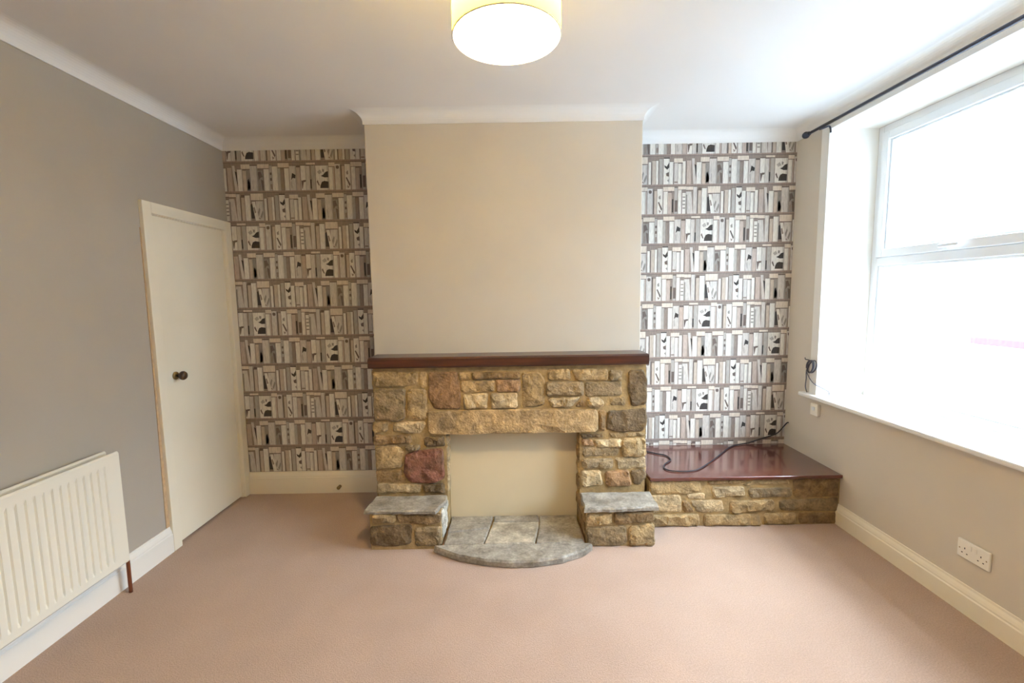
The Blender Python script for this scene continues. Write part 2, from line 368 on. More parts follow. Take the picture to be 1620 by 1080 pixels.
BLOT = [([(8, 150), (50, 175), (92, 105), (94, 190), (60, 225), (18, 190)], 'k'), ([(40, 285), (90, 262), (92, 340), (48, 330)], 'h'), ([(60, 400), (88, 380), (92, 440)], 'm'),
        ([(512, 140), (545, 155), (548, 390), (535, 330)], 'k'), ([(712, 290), (738, 262), (762, 380), (748, 446), (708, 446)], 'k'),
        ([(896, 160), (940, 150), (972, 240), (930, 250), (900, 300)], 'h'), ([(938, 280), (978, 300), (976, 455), (956, 455)], 'h'), ([(900, 350), (930, 330), (918, 450), (902, 450)], 'd'),
        ([(1092, 170), (1122, 165), (1122, 205), (1094, 210)], 'h'), ([(1092, 260), (1120, 255), (1124, 300), (1094, 305)], 'h'), ([(1092, 360), (1124, 355), (1122, 440), (1094, 440)], 'd'),
        ([(1462, 180), (1520, 215), (1512, 270), (1470, 262), (1440, 300)], 'k'), ([(1430, 330), (1450, 300), (1460, 420), (1440, 430)], 'g'), ([(1480, 350), (1515, 330), (1510, 410), (1480, 420)], 'l'),
        ([(1610, 300), (1632, 310), (1640, 300), (1690, 298), (1684, 325), (1650, 335), (1628, 440), (1618, 440)], 'h'),
        ([(1938, 235), (1980, 215), (2018, 172), (2062, 160), (2062, 260), (2000, 262)], 'k'), ([(1950, 335), (1990, 318), (2062, 330), (2060, 436), (1920, 436), (1925, 390)], 'k'),
        ([(1880, 170), (1930, 130), (1960, 180), (1910, 210)], 'g'), ([(1866, 330), (1882, 300), (1915, 395), (1895, 390)], 'h'), ([(1965, 120), (2000, 130), (1990, 180), (1965, 165)], 'm'),
        ([(2195, 80), (2222, 66), (2248, 82), (2246, 116), (2220, 128), (2197, 114)], 'h'),
        ([(2362, 180), (2395, 150), (2400, 215), (2370, 220)], 'm'), ([(2352, 270), (2372, 262), (2428, 380), (2412, 415)], 'h'), ([(2368, 395), (2410, 420), (2380, 448)], 'd'),
        ([(2636, 240), (2682, 240), (2682, 430), (2636, 430)], 'h'), ([(2766, 180), (2812, 180), (2812, 200), (2766, 200)], 'm'), ([(2766, 240), (2812, 240), (2812, 262), (2766, 262)], 'm'), ([(2766, 300), (2812, 300), (2812, 322), (2766, 322)], 'm'), ([(2766, 360), (2812, 360), (2812, 382), (2766, 382)], 'm'),
        ([(3178, 200), (3202, 180), (3240, 430), (3178, 430)], 'k'), ([(3218, 250), (3240, 240), (3264, 330), (3238, 345)], 'd'), ([(3290, 330), (3320, 250), (3334, 280), (3306, 400)], 'm'), ([(3330, 400), (3370, 300), (3386, 330), (3350, 445)], 'm'), ([(3300, 430), (3320, 410), (3340, 450)], 'd'),
        ([(180, 420), (240, 420), (240, 445), (180, 445)], 'd'), ([(790, 300), (800, 300), (812, 430), (798, 430)], 'g')]
PERIOD, PITCH = 1.545, 0.2045
def clip(poly, x0, x1, z0, z1):
    for ax, lim, sgn in ((0, x0, 1), (0, x1, -1), (1, z0, 1), (1, z1, -1)):
        out = []
        for i in range(len(poly)):
            a, b = poly[i - 1], poly[i]
            ia, ib = sgn * (a[ax] - lim) >= 0, sgn * (b[ax] - lim) >= 0
            if ia != ib:
                t = (lim - a[ax]) / (b[ax] - a[ax]); out.append((a[0] + t * (b[0] - a[0]), a[1] + t * (b[1] - a[1])))
            if ib: out.append(b)
        poly = out
        if len(poly) < 3: return []
    return poly
def wallpaper(x0, x1, z0, z1, row_a, x_a, label):
    """row_a: the shelf row in which the repeat begins at x_a; each row below is shifted a third of the repeat"""
    verts, faces, cols = [], [], []
    def put(poly, ink, layer):
        poly = clip(poly, x0, x1, z0, z1)
        if not poly: return
        i = len(verts); verts.extend((x, YB - 0.0006 - 0.00018 * layer, z) for x, z in poly)
        faces.append(list(range(i, i + len(poly)))); cols.append(INK[ink] if isinstance(ink, str) else ink)
    put([(x0, z0), (x1, z0), (x1, z1), (x0, z1)], 'd', 0)
    u = PERIOD / 3661; w = PITCH / 490
    rnd = random.Random(4)
    for k in range(-1, 11):
        zt = 2.407 - PITCH * k
        put([(x0, zt), (x1, zt), (x1, zt + 0.0105), (x0, zt + 0.0105)], 's', 3)
        put([(x0, zt - 0.003), (x1, zt - 0.003), (x1, zt), (x0, zt)], 'h', 3)
        xs = x_a + (k - row_a) * PERIOD / 3
        n0 = math.floor((x0 - xs) / PERIOD)
        for n in range(n0, n0 + 3):
            o = xs + n * PERIOD
            q = lambda a, t: (o + a * u, zt - t * w)
            rect = lambda a, b, t0, t1: [q(a, t1), q(b, t1), q(b, t0), q(a, t0)]
            for a, b, t0, t1, c in FLAT: put(rect(a, b, t0, t1), c, 1); put(rect(a, b, t1, t1 + 12), 'h', 1)
            for a, b, t, c in BOOKS:
                put(rect(a, b, t, 465), c, 2)
                put(rect(b - (b - a) * 0.14, b, t + 4, 465), tuple(v * 0.72 for v in INK[c][:3]) + (1,), 3)
                put(rect(a, b, t - 8, t), 'h', 2)
            for pl, c in LEAN: put([q(*p) for p in pl], c, 3)
            for a, b, t0, t1, c in SHADE: put(rect(a, b, t0, t1), c, 4)
            for pl, c in BLOT: put([q(*p) for p in pl], c, 4)
    me = bpy.data.meshes.new('wallpaper'); me.from_pydata(verts, [], faces); me.update()
    ca = me.color_attributes.new('print', 'FLOAT_COLOR', 'CORNER')
    for p, c in zip(me.polygons, cols):
        for li in p.loop_indices: ca.data[li].color = c
    for p in me.polygons:                                   # all facing into the room
        if p.normal.y > 0: p.flip()
    me.materials.append(M['paper'])
    ob = bpy.data.objects.new('wallpaper', me); COL.objects.link(ob); ob.parent = wall_back
    ob['label'] = label
    return ob
wallpaper(XL, X1, 0.165, ZC, 1, -1.626, 'grey and white bookshelf print in the alcove left of the fireplace')
wallpaper(X2, XR, 0.322, ZC, 3, 1.088, 'grey and white bookshelf print in the alcove beside the window')

# ------------------------------------------------------------------ flush door and its frame
door = thing('door_1', 'plain cream flush cupboard door in the left wall with a dark round knob', 'door', kind='structure')
box('door_leaf', XL - 0.042, XL - 0.006, DY0 + 0.004, DY1 - 0.004, 0.012, DZ - 0.004, M['cream'], door, bevel=0.002)
bm = bmesh.new(); lathe(bm, [(0.024, -0.006), (0.024, 0.0), (0.020, 0.004), (0.009, 0.006)], (XL, 2.667, 1.008), 'x', 24); ro = link('knob_rose', bm, M['brass'], door, True)
bm = bmesh.new(); lathe(bm, [(0.008, 0.0), (0.009, 0.018), (0.018, 0.024), (0.026, 0.034), (0.027, 0.044), (0.021, 0.054), (0.010, 0.058)], (XL, 2.667, 1.008), 'x', 24); link('door_knob', bm, M['knob'], door, True)
frame = thing('trim_2', 'cream wooden frame around the flush door', 'door frame', kind='structure')
for nm, a in (('architrave', (DY0 - 0.062, DY0, 0, DZ + 0.062)), ('architrave', (DY1, YB - 0.001, 0, DZ + 0.062))):
    box(nm, XL, XL + 0.022, a[0], a[1], a[2], a[3], M['cream'], frame, bevel=0.003)
box('architrave', XL, XL + 0.022, DY0, DY1, DZ, DZ + 0.062, M['cream'], frame, bevel=0.003)
for y0, y1 in ((DY0, DY0 + 0.003), (DY1 - 0.003, DY1)):
    box('jamb', XL - 0.1, XL + 0.002, y0, y1, 0, DZ, M['cream'], frame)
box('jamb', XL - 0.1, XL + 0.002, DY0, DY1, DZ - 0.003, DZ, M['cream'], frame)
box('backing', XL - 0.11, XL - 0.1, DY0, DY1, 0, DZ, M['slot'], frame)
bm = bmesh.new(); prism(bm, [(DY0 - 0.063, 0.152), (DY0 - 0.063, 1.85), (DY0 - 0.068, 1.85), (DY0 - 0.074, 1.0), (DY0 - 0.086, 0.152)], 0, XL + 0.0005, XL + 0.004)
tag(link('trim_3', bm, M['bare']), 'narrow unpainted strip beside the door frame', 'trim', kind='structure')

# ------------------------------------------------------------------ window
win = thing('window_1', 'large white framed window in a deep white reveal above the sill', 'window', kind='structure')
XG = XR + 0.30
def rect_frame(name, y0, y1, z0, z1, wd, xa, xb, parent, mat=None):
    bm = bmesh.new()
    for a in ((y0, y0 + wd, z0, z1), (y1 - wd, y1, z0, z1), (y0 + wd, y1 - wd, z0, z0 + wd), (y0 + wd, y1 - wd, z1 - wd, z1)):
        bx(bm, xa, xb, *a, bevel=0.004)
    return link(name, bm, mat or M['upvc'], parent)
# white lining of the reveal: jambs, soffit
box('reveal_lining', XR - 0.004, XG, WY1 - 0.012, WY1, WZ0, WZ1, M['white'], win)
box('reveal_lining', XR - 0.004, XG, WY0, WY0 + 0.012, WZ0, WZ1, M['white'], win)
box('reveal_lining', XR - 0.004, XG, WY0 + 0.012, WY1 - 0.012, WZ1 - 0.012, WZ1, M['white'], win)
box('architrave', XR - 0.012, XR, WY1 - 0.012, WY1 + 0.058, WZ0, WZ1 + 0.018, M['white'], win, bevel=0.003)
box('architrave', XR - 0.012, XR, WY0 - 0.058, WY0 + 0.012, WZ0, WZ1 + 0.018, M['white'], win, bevel=0.003)
box('architrave', XR - 0.012, XR, WY0 + 0.012, WY1 - 0.012, WZ1 - 0.012, WZ1 + 0.018, M['white'], win, bevel=0.003)
fy0, fy1, fz0, fz1 = WY0 + 0.012, WY1 - 0.012, 0.76, WZ1 - 0.012
MID = 1.93
rect_frame('outer_frame', fy0, fy1, fz0, fz1, 0.042, XG, XG + 0.065, win)
box('transom', XG + 0.001, XG + 0.064, fy0 + 0.042, fy1 - 0.042, 1.600, 1.650, M['upvc'], win, bevel=0.004)
box('mullion', XG + 0.001, XG + 0.064, MID - 0.025, MID + 0.025, fz0 + 0.042, fz1 - 0.042, M['upvc'], win, bevel=0.004)
for a, b in ((fy0 + 0.042, MID - 0.025), (MID + 0.025, fy1 - 0.042)):
    s = rect_frame('sash', a + 0.002, b - 0.002, 1.652, fz1 - 0.044, 0.048, XG - 0.012, XG + 0.05, win)
    rect_frame('glazing_bead', a + 0.05, b - 0.05, 1.70, fz1 - 0.092, 0.012, XG + 0.004, XG + 0.02, s)
    box('pane', XG + 0.022, XG + 0.026, a + 0.05, b - 0.05, 1.70, fz1 - 0.092, M['glass'], s)
    ym = (a + b) / 2
    bm = bmesh.new(); bx(bm, XG - 0.020, XG - 0.012, ym - 0.012, ym + 0.012, 1.655, 1.70, 0.003); bx(bm, XG - 0.045, XG - 0.02, ym - 0.008, ym + 0.008, 1.668, 1.684, 0.003); bx(bm, XG - 0.052, XG - 0.036, ym - 0.10, ym + 0.012, 1.667, 1.687, 0.006)
    link('window_handle', bm, M['upvc'], s)
    rect_frame('glazing_bead', a, b, fz0 + 0.042, 1.600, 0.014, XG + 0.012, XG + 0.03, win)
    box('pane', XG + 0.032, XG + 0.036, a, b, fz0 + 0.042, 1.600, M['glass'], win)
tag(box('window_sill', XR - 0.042, XG + 0.01, WY0 - 0.1, 3.085, 0.733, 0.760, M['white'], None, bevel=0.008), 'white painted sill board below the large window', 'window sill', kind='structure')

# ------------------------------------------------------------------ stone building blocks
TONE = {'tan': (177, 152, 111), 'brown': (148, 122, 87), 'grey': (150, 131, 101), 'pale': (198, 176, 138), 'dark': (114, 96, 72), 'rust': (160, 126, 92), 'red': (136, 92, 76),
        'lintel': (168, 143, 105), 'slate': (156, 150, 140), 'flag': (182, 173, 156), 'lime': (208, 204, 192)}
SR = random.Random(11)
def stone(name, poly, place, depth, tone, parent, rough=1.0):
    """rock-faced stone: outline poly (u,v) metres, back in the mortar, front split face; place(u,v,out) -> world"""
    cu = sum(p[0] for p in poly) / len(poly); cv = sum(p[1] for p in poly) / len(poly)
    su = max(p[0] for p in poly) - min(p[0] for p in poly); sv = max(p[1] for p in poly) - min(p[1] for p in poly)
    cut = min(0.012, 0.2 * min(su, sv))
    soft = []                                                # knock the corners off
    for i in range(len(poly)):
        p, a, b = Vector(poly[i]), Vector(poly[i - 1]), Vector(poly[(i + 1) % len(poly)])
        g = (p - Vector((cu, cv))).normalized() * 0.002; k = cut * SR.uniform(0.5, 1.2)
        for q in (a, b):
            d = (q - p); soft.append(tuple(p + g + d.normalized() * min(k, d.length * 0.3)))
    per = sum(math.dist(soft[i], soft[i - 1]) for i in range(len(soft)))
    step = max(0.020, per / 26); ring = []
    for i in range(len(soft)):
        a, b = soft[i], soft[(i + 1) % len(soft)]
        n = max(1, round(math.dist(a, b) / step))
        for k in range(n):
            t = k / n; j = 0.0024 * rough if k else 0.0
            ring.append((a[0] + (b[0] - a[0]) * t + SR.uniform(-j, j), a[1] + (b[1] - a[1]) * t + SR.uniform(-j, j)))
    w = min(0.009, 0.18 * min(su, sv)); seed = SR.uniform(0, 50)
    def inset(d):
        return [(u + (cu - u) / (math.hypot(cu - u, cv - v) or 1) * d, v + (cv - v) / (math.hypot(cu - u, cv - v) or 1) * d) for u, v in ring]
    def height(u, v):
        return depth * (1 + 0.5 * rough * noise.noise(Vector((u * 22, v * 22, seed))) + 0.25 * rough * noise.noise(Vector((u * 55, v * 55, seed + 9))))
    bm = bmesh.new(); n = len(ring)
    back = [bm.verts.new(place(u, v, -0.02)) for u, v in ring]
    edge = [bm.verts.new(place(u, v, max(0.002, depth * SR.uniform(0.35, 0.6)))) for u, v in ring]
    inn = inset(w)
    pts = [Vector(p) for p in inn]
    g = max(0.024, math.sqrt(su * sv / 16)); u = min(p[0] for p in inn) + g * 0.6
    while u < max(p[0] for p in inn) - g * 0.3:
        v = min(p[1] for p in inn) + g * 0.6
        while v < max(p[1] for p in inn) - g * 0.3:
            pts.append(Vector((u + SR.uniform(-.3, .3) * g, v + SR.uniform(-.3, .3) * g))); v += g
        u += g
    vs_, es_, fs_, ov, _, _ = geometry.delaunay_2d_cdt(pts, [(i, (i + 1) % n) for i in range(n)], [], 1, 1e-6)
    back_of = {}
    front_v = []
    for i, q in enumerate(vs_):
        rim = any(o < n for o in ov[i])
        front_v.append(bm.verts.new(place(q.x, q.y, height(q.x, q.y) * (0.86 if rim else 1.1))))
        for o in ov[i]:
            if o < n: back_of[o] = front_v[-1]
    bm.faces.new(list(reversed(back)))
    for k in range(n):
        k2 = (k + 1) % n
        bm.faces.new([back[k], back[k2], edge[k2], edge[k]])
        if k in back_of and k2 in back_of and back_of[k] is not back_of[k2]:
            bm.faces.new([edge[k], edge[k2], back_of[k2], back_of[k]])
    for f in fs_:
        try: bm.faces.new([front_v[i] for i in f])
        except ValueError: pass
    o = link(name, bm, M['stone'], parent)
    t = TONE[tone]; f = SR.uniform(0.93, 1.07)
    o.color = srgb(*[min(255, x * f) for x in t])
    return o

FACE_STONES = [
    ('tan', [(-0.837, 1.008), (-0.567, 1.003), (-0.572, 0.934), (-0.654, 0.916), (-0.746, 0.913), (-0.836, 0.924)]),
    ('tan', [(-0.560, 1.000), (-0.516, 1.002), (-0.518, 0.906), (-0.559, 0.908)]),
    ('grey', [(-0.837, 0.902), (-0.646, 0.903), (-0.653, 0.718), (-0.712, 0.701), (-0.840, 0.721)]),
    ('tan', [(-0.635, 0.897), (-0.519, 0.898), (-0.521, 0.712), (-0.569, 0.710), (-0.642, 0.718)]),
    ('tan', [(-0.852, 0.702), (-0.757, 0.702), (-0.765, 0.642), (-0.830, 0.631), (-0.852, 0.637)]),
    ('pale', [(-0.723, 0.694), (-0.534, 0.698), (-0.531, 0.674), (-0.565, 0.629), (-0.630, 0.625), (-0.731, 0.643)]),
    ('brown', [(-0.850, 0.619), (-0.623, 0.613), (-0.620, 0.567), (-0.740, 0.563), (-0.853, 0.556)]),
    ('dark', [(-0.545, 0.599), (-0.421, 0.604), (-0.419, 0.544), (-0.543, 0.542)]),
    ('rust', [(-0.502, 0.999), (-0.329, 0.999), (-0.313, 0.897), (-0.319, 0.774), (-0.474, 0.776), (-0.508, 0.843)]),
    ('tan', [(-0.322, 0.994), (-0.248, 0.995), (-0.247, 0.959), (-0.317, 0.949)]),
    ('brown', [(-0.241, 0.995), (0.047, 0.995), (0.046, 0.954), (-0.241, 0.955)]),
    ('tan', [(-0.312, 0.946), (-0.108, 0.948), (-0.109, 0.876), (-0.308, 0.874)]),
    ('rust', [(-0.097, 0.948), (0.048, 0.949), (0.047, 0.873), (-0.099, 0.873)]),
    ('pale', [(-0.298, 0.859), (-0.151, 0.867), (-0.156, 0.777), (-0.295, 0.770)]),
    ('pale', [(-0.135, 0.865), (0.027, 0.866), (0.029, 0.776), (-0.127, 0.771)]),
    ('lintel', [(-0.516, 0.762), (-0.397, 0.764), (-0.183, 0.766), (0.031, 0.764), (0.244, 0.764), (0.508, 0.758), (0.517, 0.709), (0.514, 0.623), (0.315, 0.618), (0.029, 0.618), (-0.258, 0.617), (-0.401, 0.617), (-0.515, 0.627)]),
    ('tan', [(-0.846, 0.554), (-0.721, 0.556), (-0.671, 0.517), (-0.684, 0.413), (-0.844, 0.402)]),
    ('brown', [(-0.848, 0.394), (-0.679, 0.400), (-0.663, 0.324), (-0.841, 0.321)]),
    ('red', [(-0.662, 0.492), (-0.591, 0.516), (-0.432, 0.528), (-0.427, 0.342), (-0.490, 0.312), (-0.640, 0.318), (-0.675, 0.381)]),
    ('grey', [(-0.659, 0.549), (-0.571, 0.554), (-0.568, 0.526), (-0.657, 0.517)]),
    ('pale', [(-0.840, 0.310), (-0.572, 0.307), (-0.577, 0.251), (-0.849, 0.249)]),
    ('dark', [(-0.561, 0.299), (-0.430, 0.309), (-0.427, 0.245), (-0.560, 0.260)]),
    ('tan', [(0.058, 0.988), (0.165, 0.990), (0.195, 0.939), (0.191, 0.795), (0.135, 0.776), (0.060, 0.777)]),
    ('tan', [(0.214, 1.005), (0.343, 1.007), (0.350, 0.940), (0.213, 0.939)]),
    ('tan', [(0.356, 1.004), (0.574, 1.004), (0.574, 0.936), (0.384, 0.936)]),
    ('grey', [(0.582, 0.994), (0.660, 0.996), (0.659, 0.930), (0.583, 0.929)]),
    ('grey', [(0.202, 0.928), (0.427, 0.929), (0.427, 0.844), (0.201, 0.848)]),
    ('grey', [(0.437, 0.924), (0.657, 0.928), (0.660, 0.836), (0.440, 0.836)]),
    ('pale', [(0.215, 0.827), (0.407, 0.838), (0.357, 0.776), (0.238, 0.775)]),
    ('brown', [(0.377, 0.776), (0.421, 0.823), (0.442, 0.771)]),
    ('pale', [(0.447, 0.827), (0.512, 0.834), (0.556, 0.803), (0.542, 0.767), (0.455, 0.771)]),
    ('tan', [(0.589, 0.828), (0.679, 0.834), (0.684, 0.778), (0.589, 0.780)]),
    ('dark', [(0.701, 0.992), (0.787, 0.995), (0.812, 0.936), (0.810, 0.783), (0.719, 0.774), (0.698, 0.880)]),
    ('dark', [(0.575, 0.745), (0.705, 0.750), (0.806, 0.763), (0.817, 0.661), (0.788, 0.616), (0.642, 0.614), (0.568, 0.635)]),
    ('brown', [(0.523, 0.747), (0.562, 0.750), (0.563, 0.623), (0.525, 0.624)]),
    ('dark', [(0.409, 0.603), (0.541, 0.604), (0.546, 0.583), (0.418, 0.581)]),
    ('tan', [(0.583, 0.609), (0.812, 0.607), (0.804, 0.586), (0.599, 0.582)]),
    ('pale', [(0.493, 0.567), (0.660, 0.569), (0.665, 0.519), (0.514, 0.520)]),
    ('rust', [(0.415, 0.574), (0.481, 0.569), (0.494, 0.532), (0.422, 0.536)]),
    ('grey', [(0.423, 0.523), (0.640, 0.514), (0.638, 0.464), (0.423, 0.463)]),
    ('tan', [(0.664, 0.573), (0.804, 0.575), (0.814, 0.467), (0.763, 0.457), (0.664, 0.459)]),
    ('grey', [(0.417, 0.448), (0.607, 0.449), (0.608, 0.387), (0.422, 0.386)]),
    ('pale', [(0.620, 0.453), (0.808, 0.453), (0.809, 0.388), (0.638, 0.378)]),
    ('pale', [(0.417, 0.371), (0.533, 0.373), (0.546, 0.280), (0.417, 0.270)]),
    ('rust', [(0.563, 0.364), (0.704, 0.376), (0.725, 0.272), (0.567, 0.271)]),
    ('dark', [(0.714, 0.367), (0.803, 0.379), (0.818, 0.329), (0.775, 0.277), (0.733, 0.282)]),
]
PLINTH_STONES = [
    ('tan', [(-0.815, 0.215), (-0.688, 0.215), (-0.683, 0.167), (-0.815, 0.161)]),
    ('brown', [(-0.678, 0.213), (-0.426, 0.211), (-0.425, 0.164), (-0.491, 0.147), (-0.670, 0.165)]),
    ('dark', [(-0.831, 0.143), (-0.590, 0.152), (-0.601, 0.035), (-0.698, 0.020), (-0.833, 0.029)]),
    ('grey', [(-0.576, 0.130), (-0.428, 0.138), (-0.422, 0.021), (-0.576, 0.020)]),
    ('tan', [(0.412, 0.194), (0.557, 0.197), (0.557, 0.133), (0.416, 0.127)]),
    ('brown', [(0.570, 0.203), (0.791, 0.209), (0.797, 0.145), (0.575, 0.137)]),
    ('grey', [(0.412, 0.113), (0.639, 0.123), (0.649, 0.023), (0.608, -0.007), (0.420, -0.003)]),
    ('tan', [(0.658, 0.117), (0.801, 0.135), (0.806, -0.000), (0.663, -0.007)]),
]
SEAT_STONES = [
    ('tan', [(0.783, 0.306), (1.147, 0.295), (1.159, 0.229), (1.073, 0.211), (0.818, 0.220)]),
    ('brown', [(1.199, 0.310), (1.492, 0.305), (1.378, 0.271), (1.204, 0.274)]),
    ('tan', [(1.501, 0.305), (1.691, 0.306), (1.709, 0.262), (1.413, 0.262)]),
    ('pale', [(1.226, 0.252), (1.421, 0.253), (1.434, 0.196), (1.242, 0.181)]),
    ('grey', [(1.452, 0.239), (1.719, 0.239), (1.726, 0.182), (1.463, 0.177)]),
    ('brown', [(1.727, 0.301), (2.008, 0.300), (2.011, 0.178), (1.735, 0.177)]),
    ('pale', [(0.818, 0.202), (1.031, 0.202), (1.043, 0.096), (0.828, 0.091)]),
    ('pale', [(1.071, 0.206), (1.179, 0.213), (1.188, 0.178), (1.080, 0.175)]),
    ('pale', [(1.089, 0.167), (1.288, 0.167), (1.304, 0.096), (1.212, 0.085), (1.134, 0.094)]),
    ('tan', [(1.345, 0.160), (1.613, 0.166), (1.616, 0.095), (1.345, 0.082)]),
    ('grey', [(1.646, 0.159), (2.012, 0.168), (2.012, 0.080), (1.654, 0.094)]),
    ('tan', [(0.828, 0.079), (1.146, 0.080), (1.153, 0.005), (0.829, 0.006)]),
    ('tan', [(1.184, 0.073), (1.522, 0.074), (1.542, -0.002), (1.185, 0.003)]),
    ('tan', [(1.552, 0.073), (1.754, 0.077), (1.758, -0.003), (1.564, -0.002)]),
    ('brown', [(1.769, 0.075), (2.010, 0.073), (2.006, -0.002), (1.778, -0.002)]),
    ('brown', [(1.047, 0.168), (1.081, 0.163), (1.120, 0.091), (1.048, 0.095)]),
]

# ------------------------------------------------------------------ stone fireplace
fire = thing('stone_fireplace', 'rough sandstone fireplace surround with stepped stone ledges on both sides of its blocked opening', 'fireplace')
OX0, OX1, OZ = -0.405, 0.400, 0.616
YP = 2.49                                              # face of the low side ledges
bm = bmesh.new()
bx(bm, -0.838, OX0 - 0.006, FACE - 0.006, YC - 0.002, 0, 1.03); bx(bm, OX1 + 0.006, 0.806, FACE - 0.006, YC - 0.002, 0, 1.03); bx(bm, OX0 - 0.006, OX1 + 0.006, FACE - 0.006, YC - 0.002, OZ + 0.004, 1.03)
link('mortar_core', bm, M['mortar'], fire)
for a, b in ((-0.83, -0.425), (0.412, 0.80)):
    box('ledge_core', a, b, YP - 0.006, FACE - 0.007, 0, 0.218, M['mortar'], fire)
box('back_panel', OX0 - 0.004, OX1 + 0.004, 2.793, 2.81, 0.0, OZ + 0.003, M['panel'], fire)
front = lambda y: (lambda u, v, d: Vector((u, y - d, v)))
for t, p in FACE_STONES:
    stone('stone', p, front(FACE), 0.030 if t == 'lintel' else SR.uniform(0.014, 0.03), t, fire)
for t, p in PLINTH_STONES:
    stone('stone', [(u, max(v, 0.002)) for u, v in p], front(YP), SR.uniform(0.014, 0.024), t, fire)
# stones on the reveals and ledge sides: (y, z) outlines
def side_wall(x, sgn, rows, tones, y0, y1, zs):
    for z0, z1 in zip(zs, zs[1:]):
        cuts = rows.pop(0); ys = [y0] + cuts + [y1]
        for a, b in zip(ys, ys[1:]):
            stone('stone', [(a + .004, z0 + .004), (b - .004, z0 + .004 + SR.uniform(0, .004)), (b - .004, z1 - .004), (a + .004, z1 - .004 - SR.uniform(0, .004))],
                  lambda u, v, d: Vector((x + sgn * d, u, v)), SR.uniform(0.008, 0.016), SR.choice(tones), fire)
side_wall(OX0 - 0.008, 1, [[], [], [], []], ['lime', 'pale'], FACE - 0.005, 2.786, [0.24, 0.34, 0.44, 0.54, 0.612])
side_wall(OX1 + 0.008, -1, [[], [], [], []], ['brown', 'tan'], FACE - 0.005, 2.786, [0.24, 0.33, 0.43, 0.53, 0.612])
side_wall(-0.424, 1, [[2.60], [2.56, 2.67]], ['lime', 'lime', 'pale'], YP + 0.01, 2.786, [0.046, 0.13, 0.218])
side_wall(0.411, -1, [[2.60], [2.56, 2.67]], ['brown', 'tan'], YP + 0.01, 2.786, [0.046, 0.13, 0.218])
side_wall(-0.832, -1, [[2.60], [2.58]], ['brown', 'grey'], YP + 0.01, FACE, [0.01, 0.12, 0.218])
side_wall(0.801, 1, [[2.60], [2.58]], ['grey', 'tan'], YP + 0.01, FACE, [0.01, 0.12, 0.218])
side_wall(-0.838, -1, [[], [], [], [], [], []], ['tan', 'grey'], FACE, YC - 0.004, [0.01, 0.16, 0.33, 0.48, 0.66, 0.84, 1.02])
side_wall(0.806, 1, [[], [], [], [], [], []], ['tan', 'grey', 'dark'], FACE, YC - 0.004, [0.34, 0.44, 0.55, 0.66, 0.78, 0.9, 1.02])
def slab(name, pts, z0, z1, tone, parent, jag=0.004, seed=1):
    r = random.Random(seed); ring = []
    for i in range(len(pts)):
        a, b = pts[i], pts[(i + 1) % len(pts)]; n = max(1, round(math.dist(a, b) / 0.035))
        for k in range(n):
            t = k / n; j = jag if k else 0
            ring.append((a[0] + (b[0] - a[0]) * t + r.uniform(-j, j), a[1] + (b[1] - a[1]) * t + r.uniform(-j, j)))
    cx = sum(p[0] for p in ring) / len(ring); cy = sum(p[1] for p in ring) / len(ring)
    bm = bmesh.new(); prev = None
    def ins(p, d):
        l = math.hypot(cx - p[0], cy - p[1]); return (p[0] + (cx - p[0]) / l * d, p[1] + (cy - p[1]) / l * d)
    for z, d in ((z0, 0.0), (z0 + (z1 - z0) * .7, -0.002), (z1, 0.006)):
        cur = [bm.verts.new((*ins(p, d + (r.uniform(-.002, .002) if z < z1 else 0)), z)) for p in ring]
        if prev:
            for k in range(len(cur)): bm.faces.new([prev[k], prev[(k + 1) % len(cur)], cur[(k + 1) % len(cur)], cur[k]])
        else: bm.faces.new(list(reversed(cur)))
        prev = cur
    bm.faces.new(prev)
    o = link(name, bm, M['slate'], parent); o.color = srgb(*TONE[tone]); return o
o = slab('ledge_slab', [(-0.846, FACE - 0.03), (-0.862, 2.478), (-0.452, 2.462), (-0.405, 2.60), (-0.412, FACE - 0.03)], 0.219, 0.241, 'slate', fire, seed=3); o['label'] = 'grey flagstone topping the ledge left of the opening'
o = slab('ledge_slab', [(0.404, FACE - 0.03), (0.396, 2.452), (0.822, 2.462), (0.832, FACE - 0.03)], 0.219, 0.243, 'slate', fire, seed=5); o['label'] = 'grey flagstone topping the ledge right of the opening'

# mantel beam
bm = bmesh.new()
prism(bm, [(2.652, 1.041), (2.660, 1.031), (YC - 0.001, 1.031), (YC - 0.001, 1.094), (2.668, 1.094), (2.655, 1.084)], 0, -0.858, 0.815)
bmesh.ops.bevel(bm, geom=[e for e in bm.edges if abs(e.verts[0].co.x - e.verts[1].co.x) < 0.01], offset=0.004, segments=2, affect='EDGES')
tag(link('mantel_shelf', bm, M['mantel']), 'dark varnished wooden mantel beam lying across the top of the stone fireplace', 'mantel shelf')

# hearth of flagstones
hearth = thing('hearth', 'low grey flagstone hearth with a curved front edge before the fireplace opening', 'hearth')
bm = bmesh.new()
arc = [(-0.445, 2.452), (-0.405, 2.420), (-0.310, 2.362), (-0.171, 2.318), (-0.018, 2.292), (0.118, 2.300), (0.257, 2.330), (0.367, 2.382), (0.425, 2.440)]
prism(bm, arc + [(0.395, 2.47), (0.395, 2.789), (-0.41, 2.789), (-0.41, 2.47)], 2, 0.0, 0.018)
link('mortar_bed', bm, M['mortar'], hearth)
arcf = [(-0.462, 2.446), (-0.415, 2.414), (-0.313, 2.352), (-0.171, 2.306), (-0.018, 2.280), (0.118, 2.288), (0.257, 2.318), (0.367, 2.370), (0.440, 2.438), (0.430, 2.446), (0.0, 2.452), (-0.40, 2.452)]
slab('flagstone', arcf, 0.004, 0.042, 'slate', hearth, 0.002, 7)
